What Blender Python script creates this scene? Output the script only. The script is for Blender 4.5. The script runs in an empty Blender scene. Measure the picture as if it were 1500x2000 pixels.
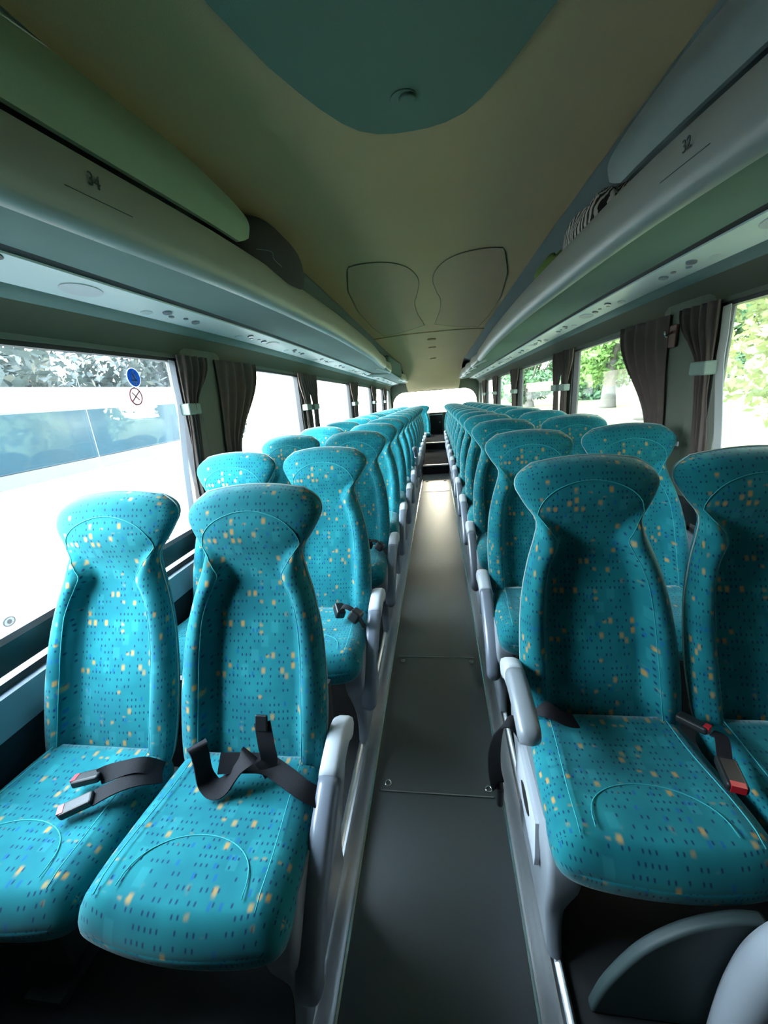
import bpy, math, random
from math import sin, cos, pi, sqrt, radians
from mathutils import Vector, Matrix
random.seed(7)
D = bpy.data
SC = bpy.context.scene
COL = SC.collection

# ------------------------------------------------------------------ camera
F, PITCH, YAW, ROLL, CX, CZ = 767.0, .2976, .149, .0808, .0523, 1.4181
cam_d = D.cameras.new('camera'); cam = D.objects.new('camera', cam_d); COL.objects.link(cam)
cam_d.sensor_fit = 'VERTICAL'; cam_d.sensor_height = 24; cam_d.lens = 24 * F / 2000
cam_d.clip_start = .02; cam_d.clip_end = 400
fw = Vector((-sin(YAW), cos(YAW), 0)); rt = Vector((cos(YAW), sin(YAW), 0)); up = Vector((0, 0, 1))
f2 = fw * cos(PITCH) - up * sin(PITCH); u2 = up * cos(PITCH) + fw * sin(PITCH)
r3 = rt * cos(ROLL) - u2 * sin(ROLL); u3 = u2 * cos(ROLL) + rt * sin(ROLL)
m = Matrix((r3, u3, -f2)).transposed().to_4x4(); m.translation = Vector((CX, 0, CZ))
cam.matrix_world = m
SC.camera = cam

# the coach stands on a slight slope: its body falls gently towards the rear
def dz(Y): return -.026 * (sqrt((Y - 2.5) ** 2 + .36) + (Y - 2.5)) / 2

# ------------------------------------------------------------------ materials
def mat(name, col, rough=.6, metal=0, spec=.5, coat=0, sheen=0, bump=0, bscale=200, var=0, vscale=8):
    mt = D.materials.new(name); mt.use_nodes = True; nt = mt.node_tree; b = nt.nodes['Principled BSDF']
    b.inputs['Base Color'].default_value = (*col, 1); b.inputs['Roughness'].default_value = rough
    b.inputs['Metallic'].default_value = metal; b.inputs['Specular IOR Level'].default_value = spec
    b.inputs['Coat Weight'].default_value = coat; b.inputs['Coat Roughness'].default_value = .42; b.inputs['Sheen Weight'].default_value = sheen
    tc = nt.nodes.new('ShaderNodeTexCoord')
    if var:
        n = nt.nodes.new('ShaderNodeTexNoise'); n.inputs['Scale'].default_value = vscale; n.inputs['Detail'].default_value = 4
        nt.links.new(tc.outputs['Object'], n.inputs['Vector'])
        mx = nt.nodes.new('ShaderNodeMix'); mx.data_type = 'RGBA'
        mx.inputs[6].default_value = (*[c * (1 - var) for c in col], 1); mx.inputs[7].default_value = (*[min(1, c * (1 + var)) for c in col], 1)
        nt.links.new(n.outputs['Fac'], mx.inputs[0]); nt.links.new(mx.outputs[2], b.inputs['Base Color'])
    if bump:
        n = nt.nodes.new('ShaderNodeTexNoise'); n.inputs['Scale'].default_value = bscale
        nt.links.new(tc.outputs['Object'], n.inputs['Vector'])
        bp = nt.nodes.new('ShaderNodeBump'); bp.inputs['Strength'].default_value = bump; bp.inputs['Distance'].default_value = .002
        nt.links.new(n.outputs['Fac'], bp.inputs['Height']); nt.links.new(bp.outputs['Normal'], b.inputs['Normal'])
    return mt

def fabric():
    mt = D.materials.new('patterned_velour'); mt.use_nodes = True; nt = mt.node_tree; N = nt.nodes; L = nt.links
    b = N['Principled BSDF']; b.inputs['Roughness'].default_value = .85; b.inputs['Specular IOR Level'].default_value = .2
    b.inputs['Sheen Weight'].default_value = .25; b.inputs['Sheen Roughness'].default_value = .4
    b.inputs['Sheen Tint'].default_value = (.75, .95, .95, 1)
    uv = N.new('ShaderNodeUVMap')
    def vm(op, a, bb=None):
        n = N.new('ShaderNodeVectorMath'); n.operation = op
        L.new(a, n.inputs[0])
        if bb is not None: n.inputs[1].default_value = bb
        return n.outputs[0]
    def mth(op, a, bb=None, c=None):
        n = N.new('ShaderNodeMath'); n.operation = op
        for i, q in enumerate((a, bb, c)):
            if q is None: continue
            if isinstance(q, (int, float)): n.inputs[i].default_value = q
            else: L.new(q, n.inputs[i])
        return n.outputs[0]
    def sm(v, e0, e1):
        n = N.new('ShaderNodeMapRange'); n.interpolation_type = 'SMOOTHSTEP'
        L.new(v, n.inputs[0]); n.inputs[1].default_value = e0; n.inputs[2].default_value = e1
        return n.outputs[0]
    def cells(sx, sy, off, thr, hx, hy, soft):
        a = vm('ADD', uv.outputs[0], off); a = vm('MULTIPLY', a, (1 / sx, 1 / sy, 1))
        fl = vm('FLOOR', a); fr = vm('FRACTION', a)
        w = N.new('ShaderNodeTexWhiteNoise'); w.noise_dimensions = '2D'; L.new(fl, w.inputs['Vector'])
        s = N.new('ShaderNodeSeparateXYZ'); L.new(fr, s.inputs[0])
        dx = mth('ABSOLUTE', mth('SUBTRACT', s.outputs[0], .5)); dy = mth('ABSOLUTE', mth('SUBTRACT', s.outputs[1], .5))
        mx = sm(dx, hx + soft, hx - soft); my = sm(dy, hy + soft, hy - soft)
        on = mth('GREATER_THAN', w.outputs[0], thr)
        return mth('MULTIPLY', mth('MULTIPLY', mx, my), on)
    def mix(fac, c1, c2):
        n = N.new('ShaderNodeMix'); n.data_type = 'RGBA'; L.new(fac, n.inputs[0])
        if isinstance(c1, tuple): n.inputs[6].default_value = (*c1, 1)
        else: L.new(c1, n.inputs[6])
        n.inputs[7].default_value = (*c2, 1)
        return n.outputs[2]
    nz = N.new('ShaderNodeTexNoise'); nz.inputs['Scale'].default_value = 9; L.new(uv.outputs[0], nz.inputs['Vector'])
    c = mix(sm(nz.outputs['Fac'], .35, .7), (.004, .138, .165), (.008, .188, .208))
    pt = cells(.030, .040, (5.3, 2.2, 0), .86, .36, .40, .08)
    c = mix(mth('MULTIPLY', pt, .14), c, (.06, .42, .44))
    bl = cells(.012, .020, (1.3, 8.2, 0), .94, .26, .30, .12)
    c = mix(mth('MULTIPLY', bl, .8), c, (.003, .10, .26))
    d1 = cells(.0125, .019, (3.1, 4.7, 0), .48, .16, .18, .10)
    c = mix(mth('MULTIPLY', d1, .95), c, (.003, .030, .085))
    o1 = cells(.0190, .0290, (9.4, 7.7, 0), .76, .26, .27, .16)
    lo = N.new('ShaderNodeTexNoise'); lo.inputs['Scale'].default_value = 7
    L.new(vm('MULTIPLY', uv.outputs[0], (1, 2.6, 1)), lo.inputs['Vector'])
    o1 = mth('MULTIPLY', o1, sm(lo.outputs['Fac'], .50, .60))
    c = mix(mth('MULTIPLY', o1, .85), c, (.46, .255, .06))
    o2 = cells(.028, .041, (2.4, 1.7, 0), .91, .19, .18, .12)
    c = mix(mth('MULTIPLY', o2, .7), c, (.46, .27, .07))
    L.new(c, b.inputs['Base Color'])
    fz = N.new('ShaderNodeTexNoise'); fz.inputs['Scale'].default_value = 500; L.new(uv.outputs[0], fz.inputs['Vector'])
    bp = N.new('ShaderNodeBump'); bp.inputs['Strength'].default_value = .25; bp.inputs['Distance'].default_value = .001
    L.new(fz.outputs['Fac'], bp.inputs['Height']); L.new(bp.outputs['Normal'], b.inputs['Normal'])
    return mt

def glassmat(name, tint, rough=.02, dirt=.06, gloss=.07):
    mt = D.materials.new(name); mt.use_nodes = True; nt = mt.node_tree; N = nt.nodes; L = nt.links
    N.remove(N['Principled BSDF']); out = N['Material Output']
    t = N.new('ShaderNodeBsdfTransparent'); t.inputs[0].default_value = (*tint, 1)
    g = N.new('ShaderNodeBsdfGlossy'); g.inputs['Roughness'].default_value = rough
    d = N.new('ShaderNodeBsdfDiffuse'); d.inputs[0].default_value = (.8, .82, .82, 1)
    tc = N.new('ShaderNodeTexCoord'); mp = N.new('ShaderNodeMapping'); mp.inputs['Scale'].default_value = (1, 1.2, .6); mp.inputs['Rotation'].default_value = (.5, 0, 0)
    n = N.new('ShaderNodeTexNoise'); n.inputs['Scale'].default_value = 3; n.inputs['Detail'].default_value = 6
    L.new(tc.outputs['Object'], mp.inputs[0]); L.new(mp.outputs[0], n.inputs['Vector'])
    mr = N.new('ShaderNodeMapRange'); L.new(n.outputs['Fac'], mr.inputs[0]); mr.inputs[1].default_value = .4; mr.inputs[2].default_value = .8
    mr.inputs[3].default_value = dirt * .3; mr.inputs[4].default_value = dirt * 1.7
    m1 = N.new('ShaderNodeMixShader'); L.new(mr.outputs[0], m1.inputs[0]); L.new(t.outputs[0], m1.inputs[1]); L.new(d.outputs[0], m1.inputs[2])
    m2 = N.new('ShaderNodeMixShader'); m2.inputs[0].default_value = gloss; L.new(m1.outputs[0], m2.inputs[1]); L.new(g.outputs[0], m2.inputs[2])
    L.new(m2.outputs[0], out.inputs[0])
    return mt

M = dict(
    fab=fabric(),
    seam=mat('seam_thread', (.02, .33, .36), .7), pipe=mat('pale_piping', (.30, .42, .40), .6),
    shell=mat('seat_back_shell', (.03, .05, .05), .6),
    grey=mat('grey_plastic', (.25, .275, .30), .32, spec=.5, var=.05),
    lightgrey=mat('light_grey_plastic', (.50, .53, .56), .38, var=.04),
    midgrey=mat('armrest_grey', (.17, .19, .23), .28, spec=.6),
    alu=mat('brushed_aluminium', (.55, .57, .58), .3, metal=.85, var=.08, vscale=30),
    chrome=mat('bright_metal', (.8, .8, .8), .15, metal=1),
    black=mat('black_plastic', (.008, .009, .010), .42, spec=.4),
    web=mat("seat_belt_webbing", (.007, .0065, .009), .75, spec=.25, bump=.4, bscale=500),
    red=mat('red_button', (.45, .01, .02), .35),
    hole=mat('dark_recess', (.004, .004, .004), .7),
    floor=mat('vinyl_floor', (.042, .047, .047), .33, spec=1.0, coat=1.0, bump=.10, bscale=350, var=.12, vscale=5),
    plat=mat('dark_floor_covering', (.012, .013, .014), .85),
    ceil=mat('olive_ceiling_cloth', (.36, .275, .155), .95, spec=.15, bump=.3, bscale=300, var=.05, vscale=3),
    ceild=mat('brown_ceiling_panel', (.33, .245, .15), .95, spec=.1, var=.04),
    teal=mat('teal_ceiling_cloth', (.095, .155, .12), .95, spec=.1, bump=.3, bscale=300),
    under=mat('grey_green_trim_cloth', (.11, .165, .15), .9, spec=.2, bump=.2, bscale=300, var=.05),
    lip=mat('satin_rack_rail', (.33, .33, .30), .38, spec=.5, var=.04, vscale=4),
    serv=mat('service_panel_plastic', (.66, .74, .74), .42, var=.04, vscale=3),
    cover=mat('locker_cover_plastic', (.25, .34, .25), .45, var=.05, vscale=3),
    cover2=mat('locker_cover_grey_plastic', (.20, .245, .24), .45, var=.05, vscale=3),
    wall=mat('wall_trim_cloth', (.13, .14, .11), .9, spec=.2, var=.06, vscale=5),
    header=mat('header_cloth', (.075, .08, .055), .9, spec=.2), walld=mat('dark_lower_wall_cloth', (.02, .025, .032), .9, spec=.2),
    sill=mat('grey_sill', (.22, .27, .32), .6),
    rubber=mat('black_window_rubber', (.008, .008, .01), .5),
    curt=mat('taupe_curtain_cloth', (.12, .092, .08), .95, spec=.1, bump=.3, bscale=250, var=.15, vscale=20),
    lining=mat('pale_curtain_lining', (.55, .56, .58), .9),
    tie=mat('grey_green_strap', (.20, .26, .22), .7),
    bag=mat('charcoal_bag_cloth', (.035, .032, .034), .9, bump=.4, bscale=150),
    green=mat('olive_green_cloth', (.10, .17, .03), .9, var=.3, vscale=14),
    glass=glassmat('window_glass', (.93, .97, .97)),
    glassdirty=glassmat('streaked_window_glass', (.90, .95, .97), dirt=.10, gloss=.07),
    white=mat('white_coach_paint', (.9, .9, .9), .3),
    bluewin=mat('dark_blue_coach_glass', (.03, .085, .13), .15, spec=.6, var=.4, vscale=1.3),
    greyband=mat('grey_coach_band', (.22, .24, .25), .4),
    blue=mat('blue_sign', (.0, .16, .42), .4), signw=mat('white_sign', (.85, .87, .87), .4), signr=mat('dark_red_sign', (.16, .03, .04), .4), signp=mat('pale_sign', (.62, .52, .52), .5),
    orange=mat('orange_decal', (.85, .42, .10), .5), pink=mat('pale_red_decal', (.65, .22, .16), .5), eye=mat('dark_grey_decal', (.05, .05, .06), .5),
    asphalt=mat('pale_concrete', (.42, .42, .40), .9, var=.15, vscale=.6),
    grass=mat('mown_grass', (.10, .125, .045), .95, var=.25, vscale=.5),
    bark=mat('bark', (.06, .052, .04), .95, var=.3, vscale=3),
    leaf=mat('leaves_mid_green', (.13, .23, .055), .7, var=.5, vscale=1.2),
    leafd=mat('leaves_dark_green', (.07, .15, .06), .7, var=.5, vscale=.8),
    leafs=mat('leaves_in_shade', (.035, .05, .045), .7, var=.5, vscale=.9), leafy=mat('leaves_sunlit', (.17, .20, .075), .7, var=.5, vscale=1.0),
    rearseat=mat('rear_panel', (.012, .012, .013), .9, spec=.1),
)
# zebra cloth
def zebra():
    mt = D.materials.new('zebra_cloth'); mt.use_nodes = True; nt = mt.node_tree; N = nt.nodes
    tc = N.new('ShaderNodeTexCoord'); w = N.new('ShaderNodeTexWave'); w.inputs['Scale'].default_value = 11; w.inputs['Distortion'].default_value = 5
    w.inputs['Detail'].default_value = 2; w.inputs['Detail Scale'].default_value = 1.5; w.bands_direction = 'Y'
    cr = N.new('ShaderNodeValToRGB'); cr.color_ramp.interpolation = 'CONSTANT'
    cr.color_ramp.elements[0].color = (.012, .01, .01, 1); cr.color_ramp.elements[1].position = .5; cr.color_ramp.elements[1].color = (.62, .55, .50, 1)
    nt.links.new(tc.outputs['Object'], w.inputs['Vector']); nt.links.new(w.outputs['Fac'], cr.inputs[0])
    nt.links.new(cr.outputs[0], N['Principled BSDF'].inputs['Base Color']); N['Principled BSDF'].inputs['Roughness'].default_value = .9
    return mt
M['zebra'] = zebra()
def translucent(mt, fac):
    nt = mt.node_tree; N = nt.nodes; L = nt.links; b = N['Principled BSDF']; out = N['Material Output']
    t = N.new('ShaderNodeBsdfTranslucent'); mx = N.new('ShaderNodeMixShader'); mx.inputs[0].default_value = fac
    ins = b.inputs['Base Color']
    if ins.is_linked: L.new(ins.links[0].from_socket, t.inputs[0])
    else: t.inputs[0].default_value = ins.default_value
    L.new(b.outputs[0], mx.inputs[1]); L.new(t.outputs[0], mx.inputs[2]); L.new(mx.outputs[0], out.inputs[0])
for k, f in (('leaf', .45), ('leafd', .35), ('leafy', .5), ('curt', .14), ('lining', .4), ('blue', .6), ('signw', .8), ('signp', .7), ('leafs', .2)): translucent(M[k], f)

# ------------------------------------------------------------------ helpers
def mesh(name, vs, fs, mt, uvs=None, smooth=False, sharp=None):
    me = D.meshes.new(name); me.from_pydata([tuple(v) for v in vs], [], fs); me.update()
    if smooth: me.polygons.foreach_set('use_smooth', [True] * len(me.polygons))
    if uvs is not None:
        ul = me.uv_layers.new(name='UVMap')
        for lp in me.loops: ul.data[lp.index].uv = uvs[lp.vertex_index]
    me.materials.append(mt)
    return me
def link(name, me, parent=None, loc=(0, 0, 0), rot=(0, 0, 0)):
    o = D.objects.new(name, me); COL.objects.link(o); o.location = loc; o.rotation_euler = rot
    if parent: o.parent = parent
    return o
def tag(o, label, cat, group=None, kind=None):
    o['label'] = label
    if cat: o['category'] = cat
    if group: o['group'] = group
    if kind: o['kind'] = kind
    return o
def empty(name, loc, label, cat, group=None, rz=0):
    o = D.objects.new(name, None); COL.objects.link(o); o.location = loc; o.rotation_euler = (0, 0, rz); o.empty_display_size = .05
    return tag(o, label, cat, group)
def struct(o, label=None):
    o['kind'] = 'structure'
    if label: o['label'] = label
    return o
class MB:
    def __init__(s): s.v = []; s.f = []
    def add(s, vs, fs):
        n = len(s.v); s.v += [tuple(v) for v in vs]; s.f += [tuple(i + n for i in f) for f in fs]; return s
    def box(s, a, b, M4=None):
        x0, y0, z0 = a; x1, y1, z1 = b
        vs = [Vector(p) for p in ((x0,y0,z0),(x1,y0,z0),(x1,y1,z0),(x0,y1,z0),(x0,y0,z1),(x1,y0,z1),(x1,y1,z1),(x0,y1,z1))]
        if M4: vs = [M4 @ v for v in vs]
        return s.add(vs, [(3,2,1,0),(4,5,6,7),(0,1,5,4),(1,2,6,5),(2,3,7,6),(3,0,4,7)])
    def build(s, name, mt, parent=None, bevel=0, smooth=False, seg=3, **k):
        me = mesh(name, s.v, s.f, mt, smooth=smooth or bevel > 0); o = link(name, me, parent, **k)
        if bevel:
            md = o.modifiers.new('b', 'BEVEL'); md.width = bevel; md.segments = seg; md.limit_method = 'ANGLE'; md.angle_limit = .5
            md.harden_normals = False
            w = o.modifiers.new('w', 'WEIGHTED_NORMAL')
        return o
def box(name, a, b, mt, parent=None, bevel=0, **k): return MB().box(a, b).build(name, mt, parent, bevel, **k)
def prism(pts, ax, a, b):
    """closed polygon extruded; pts are (p,q); ax = axis extruded"""
    n = len(pts); vs = []
    for t in (a, b):
        for p, q in pts: vs.append((t, p, q) if ax == 'X' else (p, t, q) if ax == 'Y' else (p, q, t))
    fs = [tuple(range(n))[::-1], tuple(range(n, 2 * n))] + [(i, (i + 1) % n, (i + 1) % n + n, i + n) for i in range(n)]
    return vs, fs
def sweep(name, prof, Ys, mt, parent=None, smooth=True, xo=None, bend=True, closed=True):
    """longitudinal extrusion with the coach's slope; prof = [(x,z)], xo(Y) moves x outward/inward"""
    vs = []; fs = []; n = 0
    for Y in Ys:
        pr = prof(Y) if callable(prof) else prof
        n = len(pr)
        for x, z in pr: vs.append((x + (xo(Y) if xo else 0), Y, z + (dz(Y) if bend else 0)))
    for i in range(len(Ys) - 1):
        for j in range(n if closed else n - 1):
            k = (j + 1) % n; fs.append((i*n+j, i*n+k, (i+1)*n+k, (i+1)*n+j))
    if closed: fs.append(tuple(range(n))[::-1]); fs.append(tuple(range((len(Ys)-1)*n, len(Ys)*n)))
    me = mesh(name, vs, fs, mt, smooth=smooth)
    o = link(name, me, parent)
    import bmesh
    bm = bmesh.new(); bm.from_mesh(me); bmesh.ops.recalc_face_normals(bm, faces=bm.faces); bm.to_mesh(me); bm.free()
    if smooth: me.set_sharp_from_angle(angle=radians(38))
    return o
def rng(a, b, st):
    n = max(1, int(math.ceil((b - a) / st))); return [a + (b - a) * i / n for i in range(n + 1)]
def smooth_path(pts, n=6):
    P = [Vector(p) for p in pts]; out = []
    for i in range(len(P) - 1):
        p0 = P[max(0, i-1)]; p1 = P[i]; p2 = P[i+1]; p3 = P[min(len(P)-1, i+2)]
        for k in range(n):
            t = k / n
            out.append(.5 * ((2*p1) + (p2-p0)*t + (2*p0-5*p1+4*p2-p3)*t*t + (3*p1-p0-3*p2+p3)*t**3))
    out.append(P[-1]); return out
def tube_geo(path, r, seg=8):
    P = [Vector(p) for p in path]; vs = []; fs = []; n = len(P)
    pr = None
    for i, p in enumerate(P):
        d = (P[min(n-1, i+1)] - P[max(0, i-1)]).normalized()
        if pr is None: a = Vector((0, 0, 1)) if abs(d.z) < .9 else Vector((1, 0, 0)); pr = (a - d * a.dot(d)).normalized()
        else: pr = (pr - d * pr.dot(d)).normalized()
        q = d.cross(pr); rr = r[i] if isinstance(r, (list, tuple)) else r
        for k in range(seg): a = 2*pi*k/seg; vs.append(p + (pr*cos(a) + q*sin(a))*rr)
    for i in range(n-1):
        for k in range(seg): fs.append((i*seg+k, i*seg+(k+1) % seg, (i+1)*seg+(k+1) % seg, (i+1)*seg+k))
    fs.append(tuple(range(seg))[::-1]); fs.append(tuple(range((n-1)*seg, n*seg)))
    return vs, fs
def ribbon(name, pts, wd, width, mt, parent=None, th=.0016, n=6):
    """strap: pts path, wd width directions per point"""
    P = smooth_path(pts, n); W = smooth_path(wd, n); vs = []; fs = []
    for i, p in enumerate(P):
        d = (P[min(len(P)-1, i+1)] - P[max(0, i-1)]).normalized(); w = W[i] - d * W[i].dot(d)
        w = w.normalized() if w.length > 1e-6 else Vector((1, 0, 0)); nn = d.cross(w).normalized()
        for a, b in ((-1, -1), (1, -1), (1, 1), (-1, 1)): vs.append(p + w * width/2 * a + nn * th * b)
    for i in range(len(P)-1):
        for k in range(4): fs.append((i*4+k, i*4+(k+1) % 4, (i+1)*4+(k+1) % 4, (i+1)*4+k))
    fs += [(3, 2, 1, 0), tuple(range(len(P)*4-4, len(P)*4))]
    me = mesh(name, vs, fs, mt, smooth=True); me.set_sharp_from_angle(angle=radians(50))
    return link(name, me, parent)
def interp(tab, x):
    if x <= tab[0][0]: return tab[0][1]
    for (a, b), (c, d) in zip(tab, tab[1:]):
        if x <= c:
            t = (x - a) / (c - a); return b + (d - b) * t
    return tab[-1][1]
def sinterp(tab, x):   # smooth (catmull-rom)
    n = len(tab)
    if x <= tab[0][0]: return tab[0][1]
    if x >= tab[-1][0]: return tab[-1][1]
    for i in range(n-1):
        if x <= tab[i+1][0]:
            a, p1 = tab[i]; b, p2 = tab[i+1]; t = (x-a)/(b-a)
            m1 = (p2 - tab[i-1][1])/(b - tab[i-1][0])*(b-a) if i > 0 else p2-p1
            m2 = (tab[i+2][1]-p1)/(tab[i+2][0]-a)*(b-a) if i < n-2 else p2-p1
            return (2*t**3-3*t*t+1)*p1+(t**3-2*t*t+t)*m1+(-2*t**3+3*t*t)*p2+(t**3-t*t)*m2
def ss(a, b, x):
    t = max(0, min(1, (x-a)/(b-a))); return t*t*(3-2*t)

# ------------------------------------------------------------------ seat geometry
# local frame: x across, y = 0 at the headrest front, seat faces -y, z from the aisle floor
SL = .40
Wt = [(.43,.175),(.47,.200),(.56,.212),(.67,.213),(.80,.201),(.90,.177),(.96,.156),(1.01,.146),(1.06,.178),(1.10,.199),(1.13,.2035),(1.152,.198),(1.17,.184),(1.19,.150)]
Ct = [(.43,.154),(.60,.155),(.72,.154),(.80,.149),(.86,.139),(.90,.127),(.93,.111),(.95,.103),(.97,.108),(1.0,.128),(1.035,.158),(1.06,.19),(1.2,.25)]
def yline(z): return -SL * (1.125 - z)
TH = .048
def back_pt(u, z_, side, vtop):
    """u -1..1, z_ nominal height, side +1 front -1 back"""
    w = sinterp(Wt, z_)
    E = max(0, 1 - abs(u) ** 4.2) ** (1/2.6)
    tt = max(0, (z_ - 1.145) / .045); Ev = max(0, 1 - tt ** 3) ** .5 if tt > 0 else 1
    tb = max(0, (.47 - z_) / .04); Ev *= max(0, 1 - min(1, tb) ** 3 * .6) ** .5
    x = u * w
    zz = z_ - .022 * max(0, (z_ - 1.09) / .10) * (abs(x) / .17) ** 2.0
    ym = yline(z_) + TH
    if side > 0:
        f = 0
        c = sinterp(Ct, z_)
        rec = .066 * (1 - ss(.91, 1.09, z_))
        f -= rec * ss(-.003, .030, c - abs(x))
        f += .010 * ss(.5, .7, z_) * max(0, 1 - ((abs(x) - (c + w)/2) / max(.02, (w - c)/2)) ** 2) if c < w and z_ < 1.0 else 0
        f += .008 * ss(1.0, 1.12, z_) * (1 - (x/.2)**2)
        f += .010 * ss(.75, .6, z_) * ss(.43, .55, z_) * max(0, 1 - (x/.11)**2)   # lumbar bulge
        y = ym - (TH + f) * E * Ev
    else:
        y = ym + .045 * E * Ev
    return (x, y, zz)
def make_back():
    us = [sin(pi/2 * t) for t in [i/20 for i in range(-20, 21)]]
    zs = rng(.43, 1.145, .014) + [1.152, 1.160, 1.168, 1.176, 1.182, 1.187, 1.190]
    vs = []; uvs = []; fs = []; nu = len(us)
    loop = [(u, 1) for u in us] + [(u, -1) for u in us[-2:0:-1]]; n = len(loop)
    for z in zs:
        for u, s in loop:
            p = back_pt(u, z, s, 0); vs.append(p)
            dd = max(0, p[1] - (yline(z)))
            tp_ = ss(1.13, 1.175, z); uvs.append((p[0] + (1 if p[0] > 0 else -1) * dd * ss(.8, .98, abs(u)) * (1 - tp_) + (0 if s > 0 else .6), z * 1.077 + dd * tp_))
    for i in range(len(zs)-1):
        for j in range(n): k = (j+1) % n; fs.append((i*n+j, i*n+k, (i+1)*n+k, (i+1)*n+j))
    fs.append(tuple(range(n))[::-1]); b = (len(zs)-1)*n
    # close the top between front and back rows
    for j in range(nu-1):
        a0 = b+j; a1 = b+j+1
        c0 = b + (n - j) % n if j > 0 else b; c1 = b + (n - j - 1) if j+1 < nu-1 else b+nu-1
        q = [a0, a1, c1, c0]; q = [v for i, v in enumerate(q) if v not in q[:i]]
        if len(q) > 2: fs.append(tuple(q))
    return mesh('backrest', vs, fs, M['fab'], uvs, True)
def front_surface(x, z): # point on the front of the backrest
    w = sinterp(Wt, z); return Vector(back_pt(max(-1, min(1, x / w)), z, 1, 0))
def make_back_seams():
    mb = MB()
    for s in (-1, 1):
        pts = [(s*.147, 1.033), (s*.128, 1.008), (s*.110, .982), (s*.096, .955), (s*.108, .925), (s*.124, .893), (s*.139, .84), (s*.147, .76), (s*.149, .66), (s*.149, .55), (s*.148, .47)]
        P = [front_surface(x, z) + Vector((0, -.0008, 0)) for x, z in smooth2(pts)]
        mb.add(*tube_geo(P, .0012, 5))
    arc = [(-.147, 1.033), (-.135, 1.07), (-.10, 1.105), (-.05, 1.125), (0, 1.131), (.05, 1.125), (.10, 1.105), (.135, 1.07), (.147, 1.033)]
    P = [front_surface(x, z) + Vector((0, -.0008, 0)) for x, z in smooth2(arc)]
    mb.add(*tube_geo(P, .0013, 5))
    return mesh('seam', mb.v, mb.f, M['seam'], smooth=True)
def smooth2(pts): return [(p.x, p.y) for p in smooth_path([(a, b, 0) for a, b in pts], 5)]
# cushion
Wc = [(-.616,.178),(-.612,.198),(-.602,.211),(-.586,.219),(-.56,.2222),(-.50,.2225),(-.40,.219),(-.30,.212),(-.22,.200)]
def cush_top(x, y, w):
    z = .505 + .012 * ss(-.3, -.55, y)
    z += .012 * ss(.10, .19, abs(x)) - .006
    z -= .035 * max(0, (-.56 - y) / .056) ** 2
    z += .0015 * sin(x*70 + y*31) * ss(-.5, -.6, y)
    return z
def make_cushion():
    ys = [-.565 - .051 * cos(pi/2 * k/12) for k in range(12)] + rng(-.54, -.22, .022)
    us = [sin(pi/2 * i/14) for i in range(-14, 15)]
    loop = [(u, 1) for u in us] + [(u, -1) for u in us[-2:0:-1]]; n = len(loop)
    vs = []; uvs = []; fs = []
    for i, y in enumerate(ys):
        w = interp(Wc, y); t = max(0, (-.565 - y) / .051); Ev = max(0, 1 - t ** 2.2) ** .5
        zm = .445
        for u, s in loop:
            x = u * w; E = max(0, 1 - abs(u) ** 5) ** .42
            top = cush_top(x, y, w); z = zm + (top - zm) * E * Ev if s > 0 else zm - .075 * E * Ev
            vs.append((x, y - .018 * cos(pi * u / 2) * ss(-.5, -.61, y) + .028 * ss(-.3, -.6, y), z)); uvs.append((x + (1 if x > 0 else -1) * (top - z) * .7 * abs(u)**6 + 3, y - (top - z) * (1 if i < 11 else 0) * .8 + (0 if s > 0 else 1)))
    for i in range(len(ys)-1):
        for j in range(n): k = (j+1) % n; fs.append((i*n+k, i*n+j, (i+1)*n+j, (i+1)*n+k))
    for base, rev in ((0, False), ((len(ys)-1)*n, True)):
        f = tuple(base + j for j in range(n)); fs.append(f[::-1] if rev else f)
    return mesh('seat_cushion', vs, fs, M['fab'], uvs, True)
def cz_(x, y): return cush_top(x, y, .22)
def make_piping():
    P = []
    for sg in (-1, 1):
        row = [Vector(back_pt(sg, z, 1, 0)) for z in rng(.44, 1.145, .02) + [1.16, 1.172, 1.182, 1.1895]]
        P.append(row)
    top = [Vector(back_pt(sin(pi/2*t), 1.1899, 1, 0)) for t in [i/10 for i in range(-9, 10)]]
    path = P[0] + top + P[1][::-1]
    path = [p + Vector((0, 0, .0008)) for p in path]
    return mesh('piping', *tube_geo(path, .0024, 6), M['pipe'], smooth=True)
def make_cushion_seams():
    mb = MB()
    for s in (-1, 1):
        P = [Vector((s*(.152 + .018*ss(-.25, -.55, y)), y + .028 * ss(-.3, -.6, y), cz_(.16, y) + .002)) for y in rng(-.585, -.24, .03)]
        mb.add(*tube_geo(P, .0014, 5))
    P = []
    for i in range(25):
        a = pi * i / 24; x = .135 * cos(a); y = -.555 + .125 * sin(a) ** .8; P.append(Vector((x, y - .012 + .028 * ss(-.3, -.6, y), cz_(x, y) + .0015)))
    mb.add(*tube_geo(P, .0013, 5))
    return mesh('seam', mb.v, mb.f, M['seam'], smooth=True)
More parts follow.
